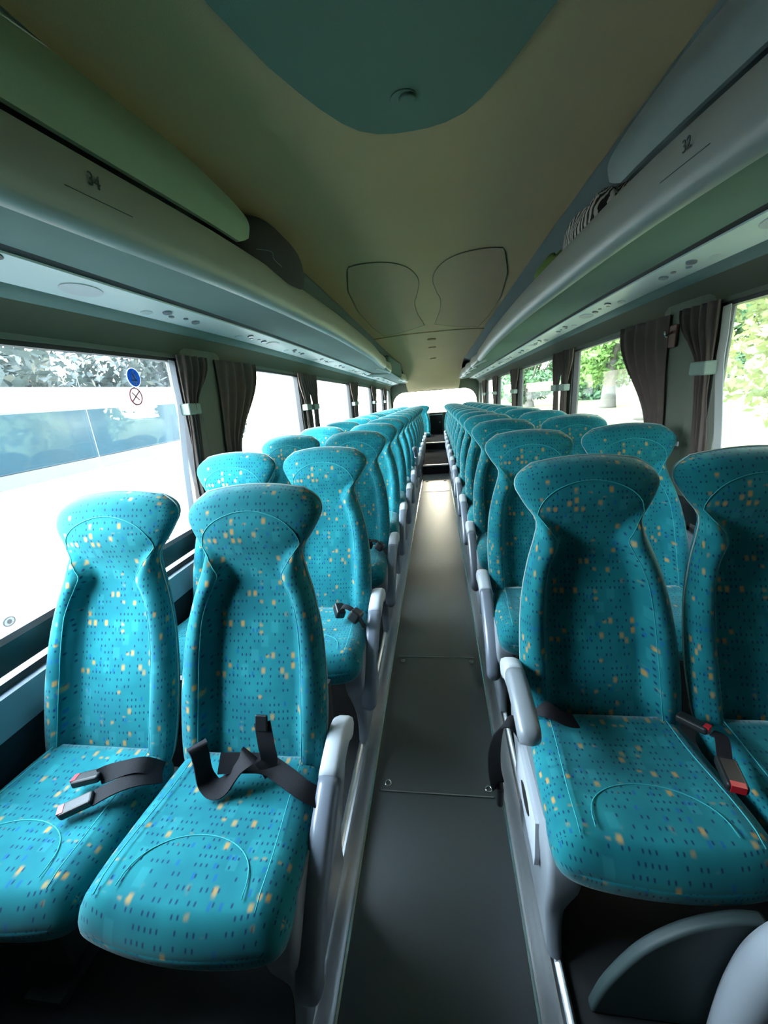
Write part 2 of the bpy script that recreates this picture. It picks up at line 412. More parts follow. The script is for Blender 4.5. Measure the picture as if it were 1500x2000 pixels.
def sweep_bar(path, hs, ws, round_=4):
    """bar with rounded rectangular section following path in (y,z) plane; hs half heights, ws half widths"""
    P = [Vector((0, a, b)) for a, b in path]; vs = []; fs = []; n = len(P); sec = []
    for k in range(16):
        a = 2*pi*k/16; c, s = cos(a), sin(a); r = (abs(c)**round_ + abs(s)**round_) ** (-1/round_); sec.append((c*r, s*r))
    for i, p in enumerate(P):
        d = (P[min(n-1, i+1)] - P[max(0, i-1)]).normalized(); nn = Vector((0, -d.z, d.y))
        for c, s in sec: vs.append(p + Vector((1, 0, 0)) * c * ws[i] + nn * s * hs[i])
    for i in range(n-1):
        for k in range(16): fs.append((i*16+k, i*16+(k+1) % 16, (i+1)*16+(k+1) % 16, (i+1)*16+k))
    fs.append(tuple(range(16))[::-1]); fs.append(tuple(range((n-1)*16, n*16)))
    return vs, fs
def make_arm(low=True):
    if low: pth = smooth2([(-.110,.49),(-.150,.522),(-.21,.525),(-.30,.495),(-.39,.445),(-.47,.385),(-.53,.315),(-.555,.25)])
    else: pth = smooth2([(-.12,.57),(-.17,.605),(-.25,.622),(-.34,.617),(-.42,.597)])
    n = len(pth); hs = []; ws = []
    for i in range(n):
        t = i/(n-1); e = min(1, (t/.06)**.5 if t < .06 else 1, ((1-t)/.06)**.5 if t > .94 else 1); e = max(e, .25)
        hs.append((.033 - .004*t) * e); ws.append(.0285 * e)
    k = int(n*.40)
    a = sweep_bar(pth[:k+1], hs[:k+1], ws[:k+1]); b = sweep_bar(pth[k:], [h*.96 for h in hs[k:]], [w*.96 for w in ws[k:]])
    A = mesh('armrest_cap', *a, M['lightgrey'], smooth=True); B = mesh('armrest', *b, M['midgrey'] if low else M['grey'], smooth=True)
    return A, B
def make_side_panel(s):
    """moulded pedestal: broad under the cushion, narrowing to a foot on the rail (x measured from the aisle side towards the seat)"""
    tab = [(.46,-.50,-.06,0,.030),(.43,-.53,-.07,-.002,.045),(.38,-.553,-.09,-.004,.070),(.32,-.552,-.12,0,.070),(.26,-.538,-.16,.003,.060),(.20,-.525,-.19,.006,.052),(.15,-.530,-.20,.008,.047),(.11,-.545,-.20,.008,.044),(.09,-.556,-.20,.008,.043)]
    zz = [t[0] for t in tab][::-1]; cols = [[(t[0], t[k]) for t in tab][::-1] for k in range(1, 5)]
    vs = []; fs = []; rows = rng(.09, .46, .02)
    for z in rows:
        y0, y1, x0, x1 = [sinterp(c, z) for c in cols]; r = .016
        sec = []
        for cx_, cy_, a0 in ((x0+r, y0+r, pi), (x1-r, y0+r, 1.5*pi), (x1-r, y1-r, 0), (x0+r, y1-r, .5*pi)):
            for k in range(5): a = a0 + k*pi/8; sec.append((cx_ + r*cos(a), cy_ + r*sin(a)))
        n = len(sec)
        for x, y in sec: vs.append((s*x, y, z))
    for i in range(len(rows)-1):
        for j in range(n):
            k = (j+1) % n; f = (i*n+j, i*n+k, (i+1)*n+k, (i+1)*n+j); fs.append(f if s > 0 else f[::-1])
    f = tuple(range(n)); fs.append(f[::-1] if s > 0 else f); f = tuple(range((len(rows)-1)*n, len(rows)*n)); fs.append(f if s > 0 else f[::-1])
    me = mesh('side_panel', vs, fs, M['grey'], smooth=True); me.set_sharp_from_angle(angle=radians(45)); return me
BACK = make_back(); BSEAM = make_back_seams(); PIPE = make_piping(); CUSH = make_cushion(); CSEAM = make_cushion_seams()
ARMC, ARM = make_arm(True); ARMC2, ARM2 = make_arm(False)
SIDE = {1: make_side_panel(1), -1: make_side_panel(-1)}
def box_me(name, a, b, mt):
    m_ = MB().box(a, b); return mesh(name, m_.v, m_.f, mt)
def bev(o, w, seg=3):
    md = o.modifiers.new('b', 'BEVEL'); md.width = w; md.segments = seg; md.limit_method = 'ANGLE'; md.angle_limit = .5; return o
FRAME = mesh('seat_frame', *prism([(-.50,.37),(-.50,.34),(-.20,.32),(-.10,.42),(-.06,.60),(-.04,.60),(-.07,.40),(-.16,.36)], 'X', -.13, .19), M['black'])
LEG = MB().box((-.03, -.50, .075), (.03, -.44, .36)).box((-.05, -.56, .07), (.05, -.32, .095)); LEG = mesh('leg', LEG.v, LEG.f, M['shell'])
HANDLE_PLATE = mesh('handle_plate', *prism([(-.245,.425),(-.235,.30),(-.47,.27),(-.475,.30),(-.465,.405)], 'X', -.006, .006), M['lightgrey'])
lens = [(-.36 + .048*cos(a), .350 + .024*sin(a)*abs(sin(a))**.3) for a in [2*pi*i/20 for i in range(20)]]
HANDLE = mesh('recline_handle', *prism(lens, 'X', -.0075, .0075), M['hole'])
BELT_W = .046
ordinals = ['front', 'second', 'third', 'fourth', 'fifth', 'sixth', 'seventh', 'eighth', 'ninth', 'tenth', 'eleventh', 'twelfth', 'thirteenth']
def buckle(parent, loc, rot, s=1.0):
    o = link('buckle', mesh('buckle', *MB().box((-.017, -.035, -.010), (.017, .035, .010)).__dict__.values(), M['black']), parent, loc, rot); bev(o, .006)
    mb = MB().box((-.011, -.0365, -.006), (.011, -.024, .0112)); r = link('button', mesh('button', mb.v, mb.f, M['red']), o)
    r['label'] = 'red release button'
    return o
def seat(kind, s, xc, Y, label, arm_low=True, i_row=0):
    """kind: 'aisle' or 'window'; s = side of the coach (-1 left, +1 right)"""
    r = empty('coach_seat', (xc, Y, dz(Y)), label, 'seat', 'teal patterned coach seats')
    b = link('backrest', BACK, r); link('seam', BSEAM, b); link('piping', PIPE, b)
    c = link('seat_cushion', CUSH, r); link('seam', CSEAM, c)
    link('seat_frame', FRAME, r)
    ai = -s   # direction of the aisle
    if kind == 'aisle':
        x = ai * (.4855 - .245)
        a = link('armrest', ARM if arm_low else ARM2, r, (x, 0, 0)); cp = link('armrest_cap', ARMC if arm_low else ARMC2, a)
        cp['label'] = 'lighter grey armrest end'
        if (s, i_row) == (-1, 6):
            pv = Vector((x, -.13, .49)); a.matrix_basis = Matrix.Translation(pv) @ Matrix.Rotation(radians(-62), 4, 'X') @ Matrix.Translation((0, .13, -.49))
        link('side_panel', SIDE[s], r, (ai * (.4855 - .262), 0, 0)); 
        hp = link('handle_plate', HANDLE_PLATE, r, (ai * (.4855 - .256), 0, 0)); link('recline_handle', HANDLE, hp)
    else:
        link('leg', LEG, r, (0, 0, 0))
    return r
A_X = .4855; W_X = .4855 + .413 + .034
seats = {}
YL0, YR0, PT = .993, 1.1745, .76
NROW = 13
for i in range(NROW):
    for s in (-1, 1):
        Y = (YL0 if s < 0 else YR0) + i * PT
        side = 'left' if s < 0 else 'right'
        for k, xc in (('aisle', A_X), ('window', W_X)):
            lab = f'{side} {"aisle" if k == "aisle" else "window"} seat in teal patterned velour, {ordinals[i]} row from the camera'
            if i == 0: lab = f'{side} {"aisle" if k == "aisle" else "window"} seat in teal patterned velour, nearest the camera'
            seats[(s, i, k)] = seat(k, s, s * xc, Y, lab, arm_low=not (s > 0 and i == 0), i_row=i)
# rear bench
YB = 10.95
for s, k, xc, lab in ((-1, 'aisle', -.34, 'teal rear bench seat left of the dark gap at the far end'), (1, 'aisle', .46, 'teal rear bench seat right of the dark gap at the far end'),
                      (-1, 'window', -.86, 'teal rear bench seat in the far left corner under the rear window'), (1, 'window', .93, 'teal rear bench seat in the far right corner under the rear window')):
    r = empty('coach_seat', (xc, YB, dz(YB)), lab, 'seat', 'teal patterned coach seats')
    b = link('backrest', BACK, r); link('seam', BSEAM, b); link('piping', PIPE, b); c = link('seat_cushion', CUSH, r); link('seat_frame', FRAME, r)

# --- seat belts on the near rows (parts of their seats; local coordinates)
def L(seat_, x, y, z): o = seat_.location; return (x - o.x, y - o.y, z - o.z)
# left window seat, two buckles from the gap
sw = seats[(-1, 0, 'window')]
bk = buckle(sw, L(sw, -.862, .650, .535), (radians(8), radians(-6), radians(-78)))
ribbon('belt_strap', [L(sw, -.835, .655, .535), L(sw, -.79, .668, .545), L(sw, -.74, .69, .54), L(sw, -.705, .71, .50)], [(0, .3, 1), (0, 1, .4), (0, 1, .1), (0, 1, 0)], .040, M['web'], sw)
bk = buckle(sw, L(sw, -.832, .585, .532), (radians(6), radians(5), radians(-58)))
ribbon('belt_strap', [L(sw, -.805, .604, .532), L(sw, -.765, .632, .538), L(sw, -.73, .662, .530), L(sw, -.70, .70, .50)], [(-.3, 1, .1), (-.4, 1, 0), (-.3, 1, 0), (0, 1, 0)], .044, M['web'], sw)
# left aisle seat, loose belt loops
sa = seats[(-1, 0, 'aisle')]
ribbon('belt_strap', [L(sa, -.262, .665, .500), L(sa, -.30, .667, .523), L(sa, -.35, .69, .531), L(sa, -.41, .715, .535), L(sa, -.47, .705, .548), L(sa, -.52, .690, .560)],
       [(0, 1, .1), (0, 1, .1), (-.1, 1, .2), (-.1, 1, .4), (-.2, 1, .6), (0, 1, .8)], BELT_W, M['web'], sa)
ribbon('belt_strap', [L(sa, -.415, .745, .640), L(sa, -.405, .725, .585), L(sa, -.40, .715, .545), L(sa, -.42, .70, .528)],
       [(1, .1, 0), (1, .1, 0), (1, .1, 0), (1, .2, 0)], .042, M['web'], sa)
ribbon('belt_strap', [L(sa, -.435, .70, .590), L(sa, -.455, .685, .570), L(sa, -.49, .665, .530), L(sa, -.52, .655, .520), L(sa, -.55, .67, .535), L(sa, -.565, .69, .575), L(sa, -.575, .70, .595), L(sa, -.59, .715, .590)],
       [(.2, .5, 1), (.1, .9, .6), (0, 1, .5), (0, 1, .4), (.1, 1, .2), (.2, 1, .1), (.2, 1, 0), (.1, 1, -.2)], BELT_W, M['web'], sa)
tg = MB().box((-.016, -.004, -.02), (.016, .004, .02)); o = link('belt_tongue', mesh('belt_tongue', tg.v, tg.f, M['black']), sa, L(sa, -.416, .742, .640), (radians(-20), 0, 0)); bev(o, .003)
# right aisle seat
ra = seats[(1, 0, 'aisle')]
buckle(ra, L(ra, .685, .905, .530), (radians(-4), radians(10), radians(40)))
ribbon('belt_strap', [L(ra, .712, .875, .530), L(ra, .722, .86, .533), L(ra, .715, .84, .532), L(ra, .700, .81, .528), L(ra, .690, .79, .527)], [(1, 0, 0)]*5, .030, M['web'], ra)
buckle(ra, L(ra, .680, .757, .533), (radians(2), 0, radians(-14)), 1.0).scale = (1.25, 1.1, 1.1)
ribbon('belt_strap', [L(ra, .30, .955, .52), L(ra, .33, .925, .535), L(ra, .37, .90, .530), L(ra, .395, .905, .525)], [(0, 1, .5), (0, 1, .2), (.2, 1, 0), (0, 1, .2)], .044, M['web'], ra)
ribbon('belt_strap', [L(ra, .262, .93, .44), L(ra, .235, .945, .47), L(ra, .205, .95, .44), L(ra, .19, .955, .36), L(ra, .19, .955, .27), L(ra, .20, .95, .21)], [(.2, 1, .2), (.4, 1, 0), (.7, .8, 0), (.8, .6, 0), (.8, .6, 0), (.8, .6, 0)], .050, M['web'], ra)
o = link('belt_tongue', mesh('belt_tongue', *MB().box((-.011, -.022, -.045), (.011, .022, .03)).__dict__.values(), M['black']), ra, L(ra, .205, .95, .19)); bev(o, .009)
# second / third row left buckles by the armrest
for i in (1, 2):
    q = seats[(-1, i, 'aisle')]
    bx = link('buckle', mesh('buckle', *MB().box((-.02, -.03, -.02), (.02, .03, .02)).__dict__.values(), M['black']), q, (.10, -.33, .55), (radians(20), radians(15), radians(30))); bev(bx, .008)
    bx = link('buckle', mesh('buckle', *MB().box((-.024, -.028, -.024), (.024, .028, .024)).__dict__.values(), M['black']), q, (.175, -.36, .545), (radians(-15), radians(30), radians(-20))); bev(bx, .010)
    ribbon('belt_strap', [(.10, -.33, .555), (.13, -.34, .575), (.175, -.36, .56), (.21, -.37, .50)], [(0, 1, 0)]*4, .03, M['web'], q)

# ------------------------------------------------------------------ floor
Yf, Yr = -2.4, 11.5
def strip(x0, x1, z0, z1): return [(x0, z0), (x1, z0), (x1, z1), (x0, z1)]
o = struct(sweep('floor', strip(-.235, .235, -.05, 0), rng(Yf, 7.25, .4), M['floor'], smooth=False), 'dark vinyl aisle floor')
for s, nm in ((-1, 'left'), (1, 'right')):
    struct(sweep('trim_platform_' + nm, sorted([(s*.30, -.05), (s*1.24, -.05)])[::1] + sorted([(s*.30, .07), (s*1.24, .07)])[::-1], rng(Yf, Yr, .4), M['plat'], smooth=False), 'dark raised seat platform')
    pr = [(.237, -.04), (.237, .006), (.245, .012), (.256, .03), (.262, .05), (.268, .075), (.276, .084), (.284, .080), (.290, .086), (.298, .088), (.304, .080), (.304, -.04)]
    struct(sweep('trim_seat_rail_' + nm, [(s*x, z) for x, z in pr], rng(Yf, 10.6, .4), M['alu']), 'ribbed metal seat rail along the aisle')
    struct(sweep('trim_edge_' + nm, [(s*x, z) for x, z in [(.2325, .001), (.2325, .008), (.2385, .010), (.2385, .001)]], rng(Yf, 7.2, .4), M['chrome'], smooth=False), 'bright aisle edge strip')
# hatches in the aisle floor: thin metal seams with ring screws
hb = empty('floor_hatch', (0, 1.46, 0), 'dark vinyl floor hatch between two metal seam lines in the near aisle', 'floor hatch')
for Y in (1.071, 1.84):
    box('seam_strip', (-.205, Y-.0018 - 1.46, .0005), (.205, Y+.0018 - 1.46, .0028), M['alu'], hb)
ang = [2*pi*i/20 for i in range(20)]
for x, Y in ((-.180, 1.10), (.190, 1.10), (-.180, 1.80), (.186, 1.80)):
    vs, fs = tube_geo([(x + .011*cos(a), Y - 1.46 + .011*sin(a), .003) for a in ang] + [(x + .011, Y - 1.46, .003)], .0025, 6)
    link('lock_ring', mesh('lock_ring', vs, fs, M['chrome'], smooth=True), hb)
o = box('floor_panel', (-.21, -.385, .0002), (.21, .375, .0010), M['floor'], hb)
hb2 = empty('floor_hatch', (0, 6.3, dz(6.3)), 'floor hatch at the bright far end of the aisle before the step', 'floor hatch')
for Y in (-.5, .35):
    box('seam_strip', (-.20, Y-.004, .001), (.20, Y+.004, .004), M['midgrey'], hb2, rot=(math.atan(-.026), 0, 0))
for x in (-.15, .15): box('lock_ring', (x-.02, .25, .001), (x+.02, .29, .006), M['black'], hb2, rot=(math.atan(-.026), 0, 0))
# steps at the rear
struct(box('trim_step_lower', (-.236, 7.25, -.2), (.236, 9.3, .17 + dz(8)), M['rearseat']), 'dark step across the aisle')
struct(box('trim_nosing_lower', (-.236, 7.235, .145 + dz(7.3)), (.236, 7.30, .176 + dz(7.3)), M['alu'], bevel=.008), 'metal step edge')
struct(box('trim_step_upper', (-.236, 9.3, -.2), (.236, 11.5, .36 + dz(9.3)), M['rearseat']), 'upper dark step')
struct(box('trim_nosing_upper', (-.236, 9.285, .335 + dz(9.3)), (.236, 9.35, .366 + dz(9.3)), M['alu'], bevel=.008), 'metal edge of the upper step')

# ------------------------------------------------------------------ walls with window openings
WINR = [(2.36, 3.72), (4.02, 5.98), (6.30, 7.95), (8.28, 9.75), (10.05, 11.1)]
WINS = {-1: [(.25, 1.93)] + WINR, 1: [(1.02, 1.93)] + WINR}  # unseen wall ahead of these left solid to cut light on the right seats
WB, WT = .68, 1.655
for s, nm in ((-1, 'left'), (1, 'right')):
    # lower wall and header and pillars in one mesh
    mb = MB()
    Ys = rng(Yf, Yr, .35)
    def seg(Y0, Y1, z0, z1, x0=1.205, x1=1.27):
        yy = rng(Y0, Y1, .35); pr = strip(s*x0, s*x1, z0, z1)
        vs = [(x, Y, z + dz(Y)) for Y in yy for x, z in pr]; fs = []
        for i in range(len(yy)-1):
            for j in range(4): k = (j+1) % 4; fs.append((i*4+j, i*4+k, (i+1)*4+k, (i+1)*4+j))
        fs += [(0, 1, 2, 3), tuple(range(len(vs)-4, len(vs)))]
        mb.add(vs, fs)
    seg(Yf, Yr, WT, 1.80)
    WIN = WINS[s]
    ed = [Yf] + [v for w in WIN for v in w] + [Yr]
    for i in range(0, len(ed), 2): seg(ed[i], ed[i+1], WB, WT)
    me = mesh('wall_' + nm, mb.v, mb.f, M['wall'])
    o = struct(link('wall_' + nm, me), 'olive cloth covered side wall')
    struct(sweep('trim_lower_wall_' + nm, [(s*x, z) for x, z in ((1.16, .05), (1.27, .05), (1.27, .67), (1.19, .67), (1.17, .60))], rng(Yf, Yr, .35), M['walld'], smooth=False), 'dark lower side wall')
    struct(sweep('trim_sill_' + nm, [(s*x, z) for x, z in ((1.165, .575), (1.17, .60), (1.19, .672), (1.27, .684), (1.27, .60))], rng(Yf, Yr, .35), M['sill'], smooth=False), 'grey blue window sill')
    # dark rail across the windows just above the sill
    struct(sweep('trim_window_rail_' + nm, [(s*x, z) for x, z in ((1.185, .735), (1.178, .75), (1.178, .82), (1.19, .835), (1.215, .835), (1.215, .735))], rng(Yf, Yr, .35), M['rubber']), 'black rail crossing the lower windows')
    # upper cove between header and service panel
    struct(sweep('trim_cove_' + nm, [(s*x, z) for x, z in ((1.10, 1.80), (1.112, 1.779), (1.13, 1.764), (1.152, 1.756), (1.158, 1.762), (1.158, 1.80))], rng(Yf, Yr, .35), M['under']), 'grey green cove above the windows')
    struct(sweep('trim_header_' + nm, [(s*x, z) for x, z in ((1.153, 1.763), (1.18, 1.73), (1.20, 1.69), (1.208, 1.662), (1.26, 1.662), (1.26, 1.80), (1.153, 1.80))], rng(Yf, Yr, .35), M['header']), 'dark olive panel above the windows')
    for i, (a, b) in enumerate(WIN):
        nmw = f'window_{i+1 if s < 0 else i+1+len(WIN)}'
        fr = MB(); t = .02
        def rail(Y0, Y1, z0, z1):
            yy = rng(Y0, Y1, .4); pr = strip(s*1.212, s*1.25, z0, z1)
            vs = [(x, Y, z + dz(Y)) for Y in yy for x, z in pr]; fs = []
            for q in range(len(yy)-1):
                for j in range(4): k = (j+1) % 4; fs.append((q*4+j, q*4+k, (q+1)*4+k, (q+1)*4+j))
            fs += [(0, 1, 2, 3), tuple(range(len(vs)-4, len(vs)))]; fr.add(vs, fs)
        rail(a, b, WT - t*.8, WT + .002); rail(a, b, WB, WB + t); rail(a, a + t, WB, WT); rail(b - t, b, WB, WT)
        wo = struct(link(nmw, mesh(nmw, fr.v, fr.f, M['rubber'])), 'black window surround')
        yy = rng(a, b, .4); vs = []; fs = []
        for Y in yy: vs += [(s*1.235, Y, WB + dz(Y)), (s*1.235, Y, WT + dz(Y)), (s*1.241, Y, WT + dz(Y)), (s*1.241, Y, WB + dz(Y))]
        for q in range(len(yy)-1):
            for j in range(4): k = (j+1) % 4; fs.append((q*4+j, q*4+k, (q+1)*4+k, (q+1)*4+j))
        fs += [(0, 1, 2, 3), tuple(range(len(vs)-4, len(vs)))]
        link('pane', mesh('pane', vs, fs, M['glassdirty'] if (s < 0 and i == 0) else M['glass']), wo)
# window signs on the near left pane
sg = empty('window_sticker', (-1.232, 1.637, 1.557), 'blue round sticker with white seat belt figure on the left window', 'sticker')
def disc(r, x0, x1, n=40, sy=1, sz=1): return prism([(r*sy*cos(2*pi*i/n), r*sz*sin(2*pi*i/n)) for i in range(n)], 'X', x0, x1)
link('sticker_border', mesh('sticker_border', *disc(.0400, -.0005, .0008), M['signw']), sg)
link('sticker_face', mesh('sticker_face', *disc(.0370, 0, .0014), M['blue']), sg)
fg = MB()
fg.add(*prism([(.0 + .0062*cos(a), .022 + .0075*sin(a)) for a in ang], 'X', -.0014, .0020))
fg.add(*prism([(-.004, .016), (.004, .016), (.010, .012), (.014, -.008), (.012, -.012), (-.012, -.012), (-.014, -.008), (-.010, .012)], 'X', -.0014, .0020))
fg.add(*prism([(-.018, -.012), (.018, -.012), (.020, -.018), (.011, -.021), (.008, -.032), (.003, -.032), (.002, -.020), (-.002, -.020), (-.003, -.032), (-.008, -.032), (-.011, -.021), (-.020, -.018)], 'X', -.0014, .0020))
link('seated_figure', mesh('seated_figure', fg.v, fg.f, M['signw']), sg)
bl = MB(); bl.add(*prism([(-.010, .013), (-.0075, .0145), (.012, -.0095), (.0095, -.012)], 'X', .0018, .0026)); bl.add(*prism([(-.013, -.0095), (.013, -.0095), (.013, -.012), (-.013, -.012)], 'X', .0018, .0026))
link('belt_line', mesh('belt_line', bl.v, bl.f, M['blue']), sg)
sg = empty('window_sticker', (-1.232, 1.622, 1.479), 'white round sticker with dark red ring and cross below the blue one', 'sticker')
link('sticker_face', mesh('sticker_face', *disc(.0375, -.0005, .0008), M['signp']), sg)
vs, fs = tube_geo([(.0012, .0355*cos(a), .0355*sin(a)) for a in [2*pi*i/40 for i in range(41)]], .0030, 6)
link('ring', mesh('ring', vs, fs, M['signr'], smooth=True), sg)
cr = MB()
for a in (radians(38), radians(-42)):
    dx, dy = cos(a), sin(a); r = .034 if a > 0 else .024; w = .0022
    cr.add(*prism([(dx*r - dy*w, dy*r + dx*w), (-dx*r - dy*w, -dy*r + dx*w), (-dx*r + dy*w, -dy*r - dx*w), (dx*r + dy*w, dy*r - dx*w)], 'X', .0008, .0016))
link('cross', mesh('cross', cr.v, cr.f, M['signr']), sg)
# thin diagonal line on the left pane (defroster / crack like wire)
vs, fs = tube_geo([(-1.231, 1.35, 1.640), (-1.231, 1.352, 1.45), (-1.231, 1.350, 1.215)], .0011, 5)
tag(link('window_wire', mesh('window_wire', vs, fs, M['lining'])), 'thin pale line running down the near left window pane', 'wire')

# ------------------------------------------------------------------ ceiling
cp = []
for i in range(25):
    x = -.695 + 1.355*i/24; cp.append((x, 2.155 - .02*(abs(x)/.66)**3))
cp2 = [(.66, 2.20), (-.695, 2.20)]
struct(sweep('ceiling', cp + cp2, rng(Yf, 5.35, .3), M['ceil']), 'olive cloth ceiling')
cpb = lambda Y: [(x, z - .012 - .56*ss(8.6, 11.4, Y)**1.4) for x, z in cp] + cp2
struct(sweep('ceiling_rear', cpb, rng(5.35, 11.6, .3), M['ceil']), 'rear section of the olive ceiling')
# teal pointed ceiling panel
half = [(1.419,.0),(1.417,.05),(1.405,.10),(1.378,.148),(1.33,.190),(1.26,.232),(1.19,.266),(1.10,.305),(.95,.35),(.7,.41),(.3,.47),(-.3,.5),(-1.2,.5)]
pts = [(x + .01, Y) for Y, x in half] + [(-x + .01, Y) for Y, x in half[::-1][:-1]]
tp = tag(MB().add(*prism(pts, 'Z', 2.128, 2.152)).build('ceiling_panel', M['teal'], bevel=.006), 'dark teal pointed panel hanging on the near ceiling', 'ceiling panel')
bt = MB().add(*prism([(.022*cos(a), .022*sin(a)) for a in ang], 'Z', -.012, 0)); o = bt.build('button', M['teal'], tp, bevel=.004); o.location = (.008, 1.269, 2.129)
bt = MB().add(*prism([(.034*cos(a), .030*sin(a)) for a in ang], 'Z', -.004, 0)); o2 = bt.build('button_ring', M['teal'], tp, bevel=.002); o2.location = (-.002, 1.269, 2.129)
# butterfly panels
LP = smooth2([(-.435,2.62),(-.36,2.60),(-.25,2.62),(-.16,2.68),(-.09,2.80),(-.045,3.0),(-.04,3.2)]) + smooth2([(-.07,3.5),(-.10,3.75),(-.095,4.2),(-.045,4.85)]) + [(-.30,5.15),(-.56,5.25),(-.60,4.6),(-.60,3.8),(-.54,3.1),(-.46,2.7)]
RP = [(-x + .02, y) for x, y in LP]
for P_, lb in ((LP, 'left'), (RP, 'right')):
    n = len(P_); vs = []; 
    for zo in (2.151, 2.160):
        for x, y in P_: vs.append((x, y, zo + dz(y) - .02*(abs(x)/.66)**3))
    fs = [tuple(range(n)), tuple(range(n, 2*n))[::-1]] + [(i, (i+1) % n, (i+1) % n + n, i+n) for i in range(n)]
    o = link('roof_panel', mesh('roof_panel', vs, fs, M['ceild'])); tag(o, f'brown wing shaped cloth panel on the {lb} half of the ceiling', 'ceiling panel', 'wing shaped ceiling panels')
    import bmesh
    bm = bmesh.new(); bm.from_mesh(o.data); bmesh.ops.recalc_face_normals(bm, faces=bm.faces); bmesh.ops.triangulate(bm, faces=[f for f in bm.faces if len(f.verts) > 4]); bm.to_mesh(o.data); bm.free()
    vs, fs = tube_geo([(x, y, 2.1505 + dz(y) - .02*(abs(x)/.66)**3) for x, y in P_], .0022, 5)
    link('edge_welt', mesh('edge_welt', vs, fs, M['wall'], smooth=True), o)
# small fittings along the ceiling
for Y in (5.9, 6.8, 8.6, 10.6):
    o = MB().add(*prism([(.06*cos(a), .035*sin(a)) for a in ang], 'Z', -.02, 0)).build('ceiling_lamp', M['ceild'], bevel=.008); o.location = (.02, Y, 2.144 + dz(Y))
    tag(o, 'small round fitting on the rear ceiling', 'ceiling light', 'rear ceiling fittings')

